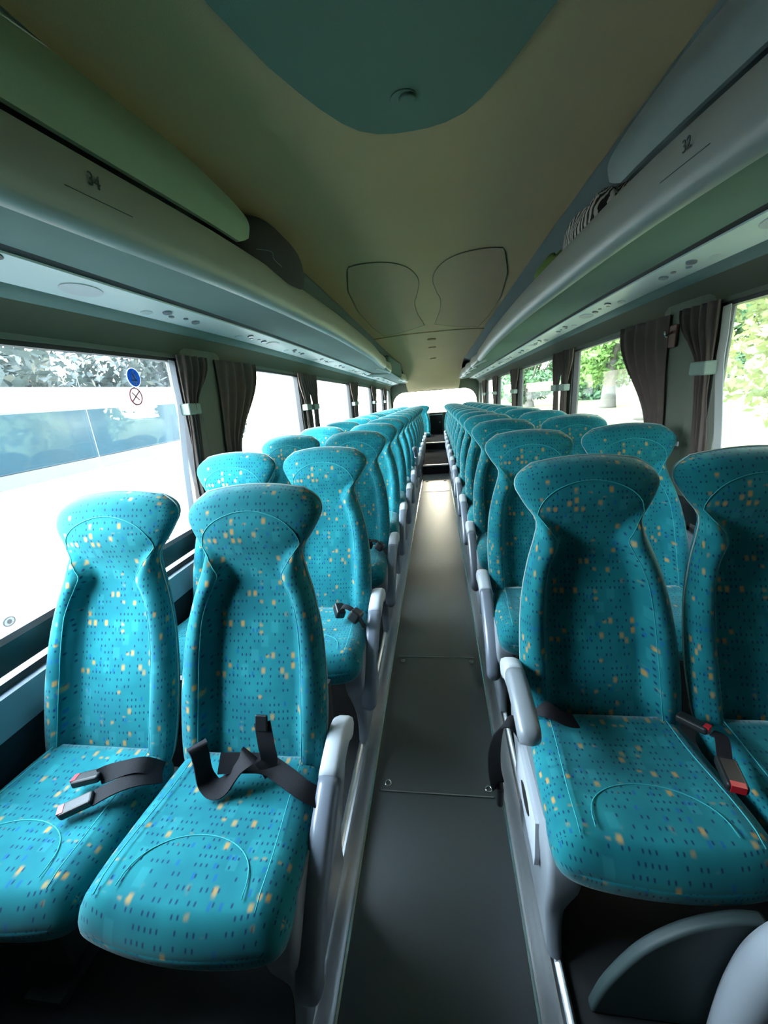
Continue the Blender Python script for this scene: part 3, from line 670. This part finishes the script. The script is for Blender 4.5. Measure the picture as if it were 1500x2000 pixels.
# ------------------------------------------------------------------ luggage racks
def lipx(Y, s):
    t = [(-2.4,.72),(.3,.70),(.76,.665),(1.4,.603),(2.1,.578),(2.9,.560),(4.3,.565),(5.1,.60)] if s < 0 else [(-2.4,.72),(.5,.69),(.97,.645),(1.38,.612),(2.0,.600),(3.0,.585),(4.2,.590),(5.7,.63)]
    return sinterp(t, Y)
def lip_prof(s, xo):
    q = [(.030,1.784),(.008,1.787),(-.008,1.803),(-.016,1.84),(-.015,1.88),(-.006,1.912),(.008,1.934),(.028,1.940),(.046,1.930),(.055,1.90),(.045,1.80)]
    return [(s*(xo + a), z) for a, z in q]
for s, nm in ((-1, 'left'), (1, 'right')):
    rk = empty('luggage_rack', (s*.9, 0, 1.80), f'long overhead luggage rack with satin front rail on the {nm}', 'luggage rack')
    def P(o):
        o.parent = rk; o.matrix_parent_inverse = Matrix.Translation((-s*.9, 0, -1.80)); return o
    xl = lambda Y: interp([(5.1, lipx(5.1, s)), (9, .64), (11.6, .66)], Y) if Y > 5.1 else lipx(Y, s)
    P(sweep('rack_underside', lambda Y: [(s*(xl(Y)+.015), 1.790), (s*.952, 1.822), (s*.952, 1.845), (s*1.15, 1.86), (s*1.20, 2.0), (s*1.18, 2.0), (s*1.13, 1.875), (s*.95, 1.86), (s*(xl(Y)+.045), 1.83)], rng(Yf, Yr, .3), M['under'], smooth=False))
    # back and roof of the rack
    P(sweep('rack_back', [(s*(.662 if s > 0 else .697), 2.138), (s*.80, 2.118), (s*.98, 2.06), (s*1.12, 1.98), (s*1.13, 1.88), (s*1.22, 1.88), (s*1.22, 2.19), (s*(.662 if s > 0 else .697), 2.19)], rng(Yf, Yr, .3), M['cover2']))
    P(sweep('gap_strip', [(s*.950, 1.822), (s*.965, 1.812), (s*.965, 1.84), (s*.95, 1.84)], rng(Yf, Yr, .3), M['hole'], smooth=False))
    sp = P(sweep('service_panel', [(s*.965, 1.806), (s*1.10, 1.782), (s*1.115, 1.786), (s*1.115, 1.80), (s*.965, 1.83)], rng(Yf, Yr, .3), M['serv']))
    # front rail in sections
    secs = [(Yf, 5.55 if s < 0 else 5.75)] + ([(5.55, 6.6), (8.9, 9.7), (9.7, 10.5), (10.5, 11.3)] if s < 0 else [(5.75, 7.0), (7.0, 8.2), (8.2, 9.4), (9.4, 10.6), (10.6, 11.4)])
    for k, (a, b) in enumerate(secs):
        if k == 0: f = lambda Y: [(p, z) for p, z in lip_prof(s, lipx(Y, s))]
        else: f = lambda Y, a=a, b=b: lip_prof(s, .715 - .095*((Y-a)/(b-a))**.7 + .03*max(0, ((Y-a)/(b-a)-.85)/.15)**2)
        o = P(sweep('front_rail', f, rng(a + (.004 if k else 0), b - .004, .15), M['lip']))
    if s < 0:
        dv = P(box('rail_end_box', (-1.1, 6.62, 1.79 + dz(7)), (-.655, 8.9, 2.12 + dz(8.9)), M['under'])); bev(dv, .04); dv['label'] = 'grey green box between the rail sections'
    # locker cover at the near end
    y1 = 1.56 if s < 0 else 1.53
    vs = []; fs = []; nk = 14; Ys = rng(-2.2, y1, .1)
    zt = lambda t: 1.952 + .185*t
    def endY(t): return y1 + .02*sin(pi*t) - .40*max(0, t - .45)**1.7 * 2.0 - .05*max(0, .12 - t)/.12
    rows = []
    ny = 30
    for th in (0, .012):
        for j in range(nk+1):
            t = j/nk
            for i in range(ny+1):
                Y = -2.2 + (endY(t) + 2.2) * (1 - (1 - i/ny)**1.6)
                xx = lipx(Y, s) + .004 + .012*sin(pi*t)*-1 + .055*max(0, t-.35)**1.3*1.6 + th + .02*max(0, .15-t)
                vs.append((s*xx, Y, zt(t)))
    n1 = (nk+1)*(ny+1)
    g = lambda j, i, l=0: l*n1 + j*(ny+1) + i
    for j in range(nk):
        for i in range(ny):
            fs.append((g(j, i), g(j, i+1), g(j+1, i+1), g(j+1, i))); fs.append((g(j, i, 1), g(j+1, i, 1), g(j+1, i+1, 1), g(j, i+1, 1)))
        fs.append((g(j, ny), g(j, ny, 1), g(j+1, ny, 1), g(j+1, ny))); fs.append((g(j, 0), g(j+1, 0), g(j+1, 0, 1), g(j, 0, 1)))
    for i in range(ny):
        fs.append((g(0, i), g(0, i, 1), g(0, i+1, 1), g(0, i+1))); fs.append((g(nk, i), g(nk, i+1), g(nk, i+1, 1), g(nk, i, 1)))
    me = mesh('locker_cover', vs, fs, M['cover'] if s < 0 else M['cover2'], smooth=True); 
    bm = bmesh.new(); bm.from_mesh(me); bmesh.ops.recalc_face_normals(bm, faces=bm.faces); bm.to_mesh(me); bm.free(); me.set_sharp_from_angle(angle=radians(50))
    lc = P(link('locker_cover', me)); lc['label'] = 'rounded green tinted cover' if s < 0 else 'rounded grey cover'
    # service fittings
    def on_panel(x, Y): # z of the underside of the service panel
        return 1.806 + (x - .965) * (-.024/.135) + dz(Y)
    tilt = math.atan(-.024/.135)
    def fit(name, x, Y, rx, ry, mt, h=.004):
        pts_ = [(rx*cos(a), ry*sin(a)) for a in ang]
        o = MB().add(*prism(pts_, 'Z', -h, .002)).build(name, mt, sp, bevel=min(.002, h*.4))
        o.location = (s*x, Y, on_panel(x, Y)); o.rotation_euler = (0, -s*tilt, 0)
        return o
    Y0 = 1.25 if s < 0 else 1.42
    for i in range(12):
        Y = Y0 + i*PT
        if Y > 11: break
        if i % 2 == 0: fit('speaker_grille', 1.030, Y, .038, .075, M['lightgrey'], .003)
        fit('reading_lamp', 1.062, Y + .33, .018, .028, M['signw'])
        fit('air_nozzle', 1.020, Y + .40, .017, .022, M['midgrey'], .007)
        fit('air_nozzle', 1.034, Y + .62, .017, .022, M['midgrey'], .007)
        fit('call_button', 1.045, Y + .46, .009, .016, M['midgrey'])
        fit('call_button', 1.030, Y + .54, .009, .014, M['midgrey'])
    fit('speaker_grille', .985, .93 if s < 0 else .9, .02, .05, M['black'], .004)
    # seat number on the rail
    cu = D.curves.new('seat_number', 'FONT'); cu.body = '34' if s < 0 else '32'; cu.size = .034; cu.extrude = .0006; cu.align_x = 'CENTER'
    to = D.objects.new('seat_number', cu); COL.objects.link(to)
    bpy.context.view_layer.update(); dg = bpy.context.evaluated_depsgraph_get(); me = D.meshes.new_from_object(to.evaluated_get(dg)); D.objects.remove(to)
    me.materials.clear(); me.materials.append(M['shell'])
    Yn = .90 if s < 0 else 1.13
    # text plane faces the aisle on the rounded rail
    xd = Vector((0, 1, 0)) if s < 0 else Vector((0, -1, 0)); zd = Vector((-s, 0, -.12)).normalized(); yd = zd.cross(xd)
    R3 = Matrix((xd, yd, zd)).transposed().to_4x4()
    t = link('seat_number', me, rk); t['label'] = 'small dark seat number'
    t.matrix_basis = Matrix.Translation((s*(lipx(Yn, s) - .0180) - s*.9, Yn, 1.868 - 1.80)) @ R3
    vs, fs = tube_geo([(s*(lipx(Yn + q, s) - .0158), Yn + q, 1.846) for q in rng(-.07, .09, .02)], .0012, 5)
    P(link('number_line', mesh('number_line', vs, fs, M['shell'], smooth=True)))
# ------------------------------------------------------------------ luggage on the racks
def blob(name, mt, loc, dims, lump=.06, seed=1, p=2.5, fold=0, n=28):
    rnd = random.Random(seed); ph = [rnd.uniform(0, 6) for _ in range(8)]; vs = []; fs = []
    for i in range(n+1):
        th = pi*i/n
        for j in range(2*n):
            a = pi*j/n; x, y, z = sin(th)*cos(a), sin(th)*sin(a), cos(th)
            r = (abs(x)**p + abs(y)**p + abs(z)**p)**(-1/p)
            r *= 1 + lump*(sin(3*a + ph[0])*sin(2*th + ph[1]) + .6*sin(5*a + ph[2] + 3*th) + fold*sin(11*a + 5*th + ph[3])*sin(th*4 + ph[4]))
            vs.append((x*r*dims[0], y*r*dims[1], z*r*dims[2]))
    for i in range(n):
        for j in range(2*n): k = (j+1) % (2*n); fs.append((i*2*n+j, (i+1)*2*n+j, (i+1)*2*n+k, i*2*n+k))
    me = mesh(name, vs, fs, mt, smooth=True); return link(name, me, None, loc)
b_ = blob('backpack', M['bag'], (-.685, 1.93, 1.998), (.135, .33, .140), .015, 3, 2.3)
tag(b_, 'dark charcoal rounded bag bulging out of the left luggage rack', 'bag')
vs, fs = tube_geo(smooth_path([(.09, -.30, -.035), (.125, -.24, -.03), (.118, -.20, -.045), (.13, -.15, -.06)], 5), .0012, 6); link('cord', mesh('cord', vs, fs, M['midgrey'], smooth=True), b_)
z_ = blob('zebra_cloth', M['zebra'], (.715, 1.97, 1.955), (.085, .31, .115), .09, 5, 2.2, .5)
tag(z_, 'crumpled black and white zebra striped cloth in the right luggage rack', 'cloth')
g_ = blob('green_garment', M['green'], (.71, 2.52, 1.945), (.08, .20, .095), .10, 9, 2.2, .5)
tag(g_, 'crumpled olive green garment in the right luggage rack behind the zebra cloth', 'garment')

# ------------------------------------------------------------------ curtains
def curtain(s, Yt0, Yt1, Yb0, Yb1, ztie, zb, label, lining_side=0, Ytie=None, strap=True):
    """hangs from the header between Yt0 and Yt1, gathered at the tie"""
    r = empty('curtain', (s*1.17, (Yt0+Yt1)/2, dz(Yt0) + zb), label, 'curtain', 'taupe window curtains')
    oy = (Yt0+Yt1)/2; nz = 26; nu = 36; vs = []; fs = []
    yt = Ytie or (Yb0, Yb1)
    for th in (0, 1):
        for i in range(nz+1):
            z = 1.665 + (zb - 1.665)*i/nz
            if z > ztie:
                t = ss(1.665, ztie, z); a = Yt0 + (yt[0]-Yt0)*t**1.3; b = Yt1 + (yt[1]-Yt1)*t**1.3
            else:
                t = ss(ztie, zb, z); a = yt[0] + (Yb0-yt[0])*t; b = yt[1] + (Yb1-yt[1])*t
            amp = .012 + .006*sin(z*9)
            for j in range(nu+1):
                u = j/nu; Y = a + (b-a)*u
                x = 1.165 + amp*sin(u*pi*9 + .6*sin(z*5)) + .006*sin(u*23+z*7) + th*.003
                vs.append((s*(x - 1.17), Y - oy, z - zb))
    n1 = (nz+1)*(nu+1); g = lambda i, j, l=0: l*n1 + i*(nu+1)+j
    for i in range(nz):
        for j in range(nu): fs.append((g(i,j), g(i,j+1), g(i+1,j+1), g(i+1,j))); fs.append((g(i,j,1), g(i+1,j,1), g(i+1,j+1,1), g(i,j+1,1)))
        for j in (0, nu): fs.append((g(i,j), g(i+1,j), g(i+1,j,1), g(i,j,1)))
    for i in (0, nz):
        for j in range(nu): fs.append((g(i,j), g(i,j+1), g(i,j+1,1), g(i,j,1)))
    link('curtain_cloth', mesh('curtain_cloth', vs, fs, M['curt'], smooth=True), r)
    c0, c1 = min(yt), max(yt)
    if lining_side and s > 0: box('cloth_tag', (-.012, .0, .17), (-.006, .035, .19), M['lining'], r)
    if strap:
        box('tie_strap', (-.030, c0 - .012 - oy, ztie - .028 - zb), (.022, c1 + .012 - oy, ztie + .028 - zb), M['tie'], r, bevel=.008)['label'] = 'grey green tie strap'
    if lining_side:
        # pale lining edge along the window side
        e_t, e_c, e_b = (Yt0, yt[0], Yb0) if lining_side < 0 else (Yt1, yt[1], Yb1)
        pts_ = [(s*.030, e_t - oy + lining_side*.006, 1.64 - zb), (s*.030, e_t*.55 + e_c*.45 - oy + lining_side*.01, 1.53 - zb), (s*.028, e_c - oy + lining_side*.012, ztie - zb), (s*.030, (e_c+e_b)/2 - oy + lining_side*.028, (ztie+zb)/2 - zb), (s*.030, e_b - oy + lining_side*.030, .01)]
        ribbon('lining', pts_, [(0, 1, 0)]*5, .045, M['lining'], r)['label'] = 'pale lining edge'
    return r
for s, nm in ((-1, 'left'), (1, 'right')):
    curtain(s, 1.88, 2.12, 1.80, 1.90, 1.41, .90, f'taupe curtain tied beside the near window on the {nm}', -1, (1.87, 1.95))
    curtain(s, 2.22, 2.72, 2.16, 2.26, 1.12, .88, f'taupe curtain on the far side of the near pillar on the {nm}', 0, (2.17, 2.34), strap=False)
    curtain(s, 3.62, 3.86, 3.72, 3.83, 1.36, .90, f'taupe curtain on the near side of the second pillar on the {nm}', 0, (3.72, 3.84))
    curtain(s, 3.88, 4.15, 3.94, 4.12, 1.36, .90, f'taupe curtain on the far side of the second pillar on the {nm}', 0, (3.96, 4.10))
    for k, Y in enumerate((6.14, 8.12, 9.9)):
        curtain(s, Y-.26, Y+.26, Y-.14, Y+.14, 1.36, .92, f'taupe curtain on the {["third", "fourth", "fifth"][k]} pillar from the camera on the {nm}', 0, (Y-.14, Y+.14))
    # smooth pillar lining on pillar one
    pr = [(1.92, 1.235), (1.96, 1.20), (2.02, 1.185), (2.25, 1.185), (2.33, 1.20), (2.37, 1.235)]
    struct(MB().add(*prism([(s*x, y) for y, x in pr], 'Z', .66, 1.70)).build('trim_pillar_' + nm, M['wall']), 'olive pillar lining')
# coat hook on right pillar
hk = empty('coat_hook', (1.18, 2.18, 1.58), 'small red brown coat hook strap on the right near pillar', 'hook')
box('hook_plate', (-.012, -.03, -.07), (.0, .03, .03), mat('hook_red', (.10, .03, .015), .6), hk, bevel=.004)
vs, fs = tube_geo([(-.012, 0, .0), (-.04, 0, -.02), (-.045, 0, .005)], .006, 8); link('hook', mesh('hook', vs, fs, M['chrome'], smooth=True), hk)

# ------------------------------------------------------------------ ends of the coach
yr = 11.45
mb = MB(); d_ = dz(yr)
mb.box((-1.27, yr, -.3), (1.27, yr+.06, .95 + d_)); mb.box((-1.27, yr, 1.56 + d_), (1.27, yr+.06, 2.2))
# corner fillets around the rear window
for s in (-1, 1):
    pts = [(s*1.27, .95 + d_), (s*1.19, .95 + d_), (s*1.17, 1.15 + d_)] + [(s*(1.15 - .35*(1-cos(a))), 1.25 + .311*sin(a) + d_) for a in [pi/2*i/8 for i in range(0, 9)]] + [(s*1.27, 1.561 + d_)]
    mb.add(*prism(pts, 'Y', yr, yr+.06))
struct(mb.build('wall_rear', M['wall']), 'rear wall around the wide rear window')
w0 = struct(box('window_13', (-1.1, yr+.012, .95 + d_), (1.1, yr+.045, .965 + d_), M['rubber']), 'rear window surround')
box('pane', (-1.2, yr+.025, .95 + d_), (1.2, yr+.031, 1.60 + d_), M['glass'], w0)
fd = empty('rear_locker', (.03, 11.05, dz(11)), 'dark locker between the rear bench seats at the end of the aisle', 'locker')
box('locker_body', (-.17, 0, .2), (.17, .35, .97), M['rearseat'], fd, bevel=.01)
box('top_rail', (-.17, -.03, .915), (.17, 0, .935), M['alu'], fd)
o = MB().add(*prism([(.018*cos(a), .018*sin(a)) for a in ang], 'Y', -.05, 0)).build('knob', M['chrome'], fd, bevel=.005); o.location = (.10, 0, .72)
box('ledge', (-.10, -.22, .30), (.10, 0, .345), M['alu'], fd, bevel=.01)
struct(box('wall_front', (-1.27, Yf-.06, -.3), (1.27, Yf, 2.2), M['wall']), 'unseen partition added behind the camera to keep front light out')  # closed front added out of view, keeps daylight off the seat fronts

# grey moulded support and housing at the lower right
sup = empty('seat_support', (.60, .50, .07), 'grey moulded support post and rounded shield below the front right seats', 'seat support')
pth = smooth_path([(-.03, 0, 0), (-.026, 0, .12), (-.016, 0, .24), (.004, 0, .34), (.045, 0, .405), (.12, 0, .43)], 6)
vs, fs = tube_geo(pth, [.030 + .008*sin(pi*i/len(pth)) for i in range(len(pth))], 14); link('support_post', mesh('support_post', vs, fs, M['grey'], smooth=True), sup)
o = MB().add(*prism(smooth2([(-.26, 0), (-.235, .10), (-.18, .22), (-.11, .30), (-.03, .345), (.03, .35)]) + [(.03, 0)], 'Y', .045, .07)).build('shield', M['shell'], sup, bevel=.008); o['label'] = 'dark grey rounded shield'

# ------------------------------------------------------------------ outside
GZ = -1.15
struct(box('ground_concrete', (-60, -30, GZ-.1), (2.5, 90, GZ), M['asphalt']), 'pale concrete yard')
struct(box('ground_grass', (2.5, -30, GZ-.1), (120, 140, GZ + .01), M['grass']), 'mown grass field')
pc = empty('parked_coach', (-5.2, 1, GZ), 'white coach with dark blue windows parked outside on the left', 'coach')
def cb(name, a, b, mt, **k): return box(name, (a[0]+5.2, a[1]-1, a[2]-GZ), (b[0]+5.2, b[1]-1, b[2]-GZ), mt, pc, **k)
cb('body', (-6.4, -7, -.85), (-4.0, 6.6, 1.74), M['white'], bevel=.12)
cb('side_band', (-4.02, -6.8, .80), (-3.985, 6.3, .93), M['greyband'])
for a, b in ((-6.8, -2.0), (-1.98, 6.3)): cb('window', (-4.02, a, .93), (-3.982, b, 1.50), M['bluewin'], bevel=.02)
for y in (-4.2, 4.6):
    o = MB().add(*prism([(.5*cos(a), .5*sin(a)) for a in [2*pi*i/32 for i in range(32)]], 'X', -.28, 0)).build('wheel', M['rubber'], pc, bevel=.04); o.location = (1.25, y-1, .5)
dc = MB().add(*prism([(.05*cos(a), .042*sin(a)) for a in ang], 'X', 0, .006)).build('decal_eye', M['signw'], pc); dc.location = (1.205, 2.74-1, -.372-GZ)
rg, fs = tube_geo([(.006, .05*cos(a), .042*sin(a)) for a in [2*pi*i/30 for i in range(31)]], .005, 6); link('eye_ring', mesh('eye_ring', rg, fs, M['eye'], smooth=True), dc)
link('pupil', mesh('pupil', *disc(.021, .004, .009), M['eye']), dc)
o = MB().add(*prism([(-.35, -.10), (-.05, -.04), (.06, .0), (.04, .04), (-.12, .06), (-.35, .06)], 'X', 0, .006)).build('decal_beak', M['orange'], pc); o.location = (1.205, 2.68-1, -.53-GZ)
o = MB().add(*prism([(-.3, -.04), (.1, -.02), (.12, .05), (-.3, .05)], 'X', 0, .006)).build('decal_stripe', M['pink'], pc); o.location = (1.205, 2.50-1, -.945-GZ)

def tree(name, x, y, h, cr, trunk_r, base, n, leaf, mt, label, seed, flat=.8, lean=0):
    rnd = random.Random(seed); r = empty(name, (x, y, GZ), label, 'tree', 'trees on the grass')
    pts_ = [(0, 0, 0), (lean*.3, 0, base*.5), (lean, 0, base), (lean*1.2, 0, h*.75)]
    P_ = smooth_path(pts_, 5); vs, fs = tube_geo(P_, [trunk_r*(1.25 - .95*i/len(P_)) for i in range(len(P_))], 10)
    mb_ = MB().add(vs, fs)
    for k in range(6):
        a = k*1.1 + seed; b0 = Vector((lean, 0, base*(.8 + .08*k)))
        e = b0 + Vector((cos(a)*cr*.7, sin(a)*cr*.7, (h-base)*(.25 + .08*k)))
        vs, fs = tube_geo(smooth_path([b0, (b0+e)/2 + Vector((0, 0, .3)), e], 4), [trunk_r*.4*(1 - .09*i) for i in range(9)], 6); mb_.add(vs, fs)
    link('trunk', mesh('trunk', mb_.v, mb_.f, M['bark'], smooth=True), r)
    cs = []
    for k in range(26):
        a = rnd.uniform(0, 2*pi); q = rnd.random()**.5; zz = rnd.random()
        cs.append((cos(a)*q*cr*.75 + lean, sin(a)*q*cr*.75, base*.9 + (h-base)*zz, cr*rnd.uniform(.28, .45)))
    V = []; Fc = []
    for i in range(n):
        c = rnd.choice(cs); d = Vector((rnd.gauss(0, 1), rnd.gauss(0, 1), rnd.gauss(0, 1))).normalized(); rr = c[3]*(.55 + .45*rnd.random())
        p = Vector((c[0] + d.x*rr, c[1] + d.y*rr, c[2] + d.z*rr*flat))
        nn = (d + Vector((rnd.gauss(0, .5), rnd.gauss(0, .5), rnd.gauss(0, .5)))).normalized(); t = nn.orthogonal().normalized(); b = nn.cross(t)
        s_ = leaf*rnd.uniform(.6, 1.3); k = len(V)
        a = rnd.uniform(0, pi); t, b = t*cos(a) + b*sin(a), b*cos(a) - t*sin(a)
        V += [p - t*s_, p - b*s_*.45, p + t*s_, p + b*s_*.45]; Fc.append((k, k+1, k+2, k+3))
    link('foliage', mesh('foliage', V, Fc, mt), r)
    return r
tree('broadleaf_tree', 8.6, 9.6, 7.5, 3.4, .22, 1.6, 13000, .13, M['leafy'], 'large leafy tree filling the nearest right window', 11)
tree('broadleaf_tree', 11.2, 23.5, 8.0, 2.8, .42, 3.0, 9000, .20, M['leaf'], 'tree with thick pale trunk seen through the second right window', 12, lean=.3)
tree('broadleaf_tree', 13.2, 33.5, 9.5, 3.6, .50, 2.9, 8000, .20, M['leaf'], 'tree with slender trunk left of the thick trunked tree', 13)
tree('broadleaf_tree', 9.0, 41.0, 7.4, 3.6, .4, 1.0, 9000, .26, M['leafd'], 'dark low tree beyond the third right window', 14)
tree('broadleaf_tree', 16.5, 48.0, 6.5, 4.2, .4, .6, 9000, .30, M['leafd'], 'wide dark tree at the back of the grass', 15)
tree('broadleaf_tree', 25.5, 43.0, 8.5, 4.8, .5, .6, 9000, .32, M['leafd'], 'broad distant tree closing the grass field on the right', 16)
tree('broadleaf_tree', 38.0, 36.0, 9.0, 6.0, .5, .6, 9000, .34, M['leaf'], 'distant tree at the right edge of the grass field', 17)
tree('broadleaf_tree', 10.2, 54.0, 6.0, 3.0, .4, .6, 5000, .30, M['leafd'], 'small distant tree seen through the far right windows', 18)
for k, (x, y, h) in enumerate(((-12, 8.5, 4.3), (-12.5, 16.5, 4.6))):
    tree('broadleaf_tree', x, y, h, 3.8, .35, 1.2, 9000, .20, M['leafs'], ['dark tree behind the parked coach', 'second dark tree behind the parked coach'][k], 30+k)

# ------------------------------------------------------------------ light
w = D.worlds.new('sky'); SC.world = w; w.use_nodes = True; nt = w.node_tree; N = nt.nodes; Lk = nt.links
bg = N['Background']; tc = N.new('ShaderNodeTexCoord')
SUN = Vector((.397, .915, .09)).normalized()
dt = N.new('ShaderNodeVectorMath'); dt.operation = 'DOT_PRODUCT'; Lk.new(tc.outputs['Generated'], dt.inputs[0]); dt.inputs[1].default_value = SUN
def wm(op, a, b=None):
    n = N.new('ShaderNodeMath'); n.operation = op
    for i, q in enumerate((a, b)):
        if q is None: continue
        if isinstance(q, (int, float)): n.inputs[i].default_value = q
        else: Lk.new(q, n.inputs[i])
    return n.outputs[0]
cl = wm('MAXIMUM', dt.outputs['Value'], 0.0)
halo = wm('MULTIPLY', wm('POWER', cl, 900.0), 60.0); wide = wm('MULTIPLY', wm('POWER', cl, 8.0), 75.0)
sp_ = N.new('ShaderNodeSeparateXYZ'); Lk.new(tc.outputs['Generated'], sp_.inputs[0])
gr = N.new('ShaderNodeMapRange'); Lk.new(sp_.outputs[2], gr.inputs[0]); gr.inputs[1].default_value = 0; gr.inputs[2].default_value = .6
mx = N.new('ShaderNodeMix'); mx.data_type = 'RGBA'; Lk.new(gr.outputs[0], mx.inputs[0]); mx.inputs[6].default_value = (.92, .97, 1.0, 1); mx.inputs[7].default_value = (.74, .87, 1.0, 1)
ad = N.new('ShaderNodeMix'); ad.data_type = 'RGBA'; ad.blend_type = 'ADD'; ad.inputs[0].default_value = 1
Lk.new(mx.outputs[2], ad.inputs[6])
sc = N.new('ShaderNodeVectorMath'); sc.operation = 'SCALE'; sc.inputs[0].default_value = (1, .86, .66); Lk.new(wm('ADD', halo, wide), sc.inputs['Scale'])
Lk.new(sc.outputs[0], ad.inputs[7]); Lk.new(ad.outputs[2], bg.inputs[0]); lf = N.new('ShaderNodeMapRange'); lf.interpolation_type = 'SMOOTHSTEP'; d2 = N.new('ShaderNodeVectorMath'); d2.operation = 'DOT_PRODUCT'; Lk.new(tc.outputs['Generated'], d2.inputs[0]); d2.inputs[1].default_value = (-.84, -.35, .42); Lk.new(d2.outputs['Value'], lf.inputs[0])
lf.inputs[1].default_value = .0; lf.inputs[2].default_value = .9; lf.inputs[3].default_value = 2.6; lf.inputs[4].default_value = 120
Lk.new(lf.outputs[0], bg.inputs[1])   # brightening added to the front-left sky to light the left-hand seats; dimmer elsewhere
sd = D.lights.new('sun', 'SUN'); sd.energy = 4.0; sd.color = (1, .68, .36); sd.angle = radians(1.2)
so = D.objects.new('sun', sd); COL.objects.link(so); so.rotation_euler = SUN.to_track_quat('Z', 'Y').to_euler(); so.location = (10, 25, 6)

vs_ = SC.view_settings; vs_.view_transform = 'Standard'; vs_.look = 'None'; vs_.gamma = 1; vs_.use_curve_mapping = False; vs_.exposure = -1.05
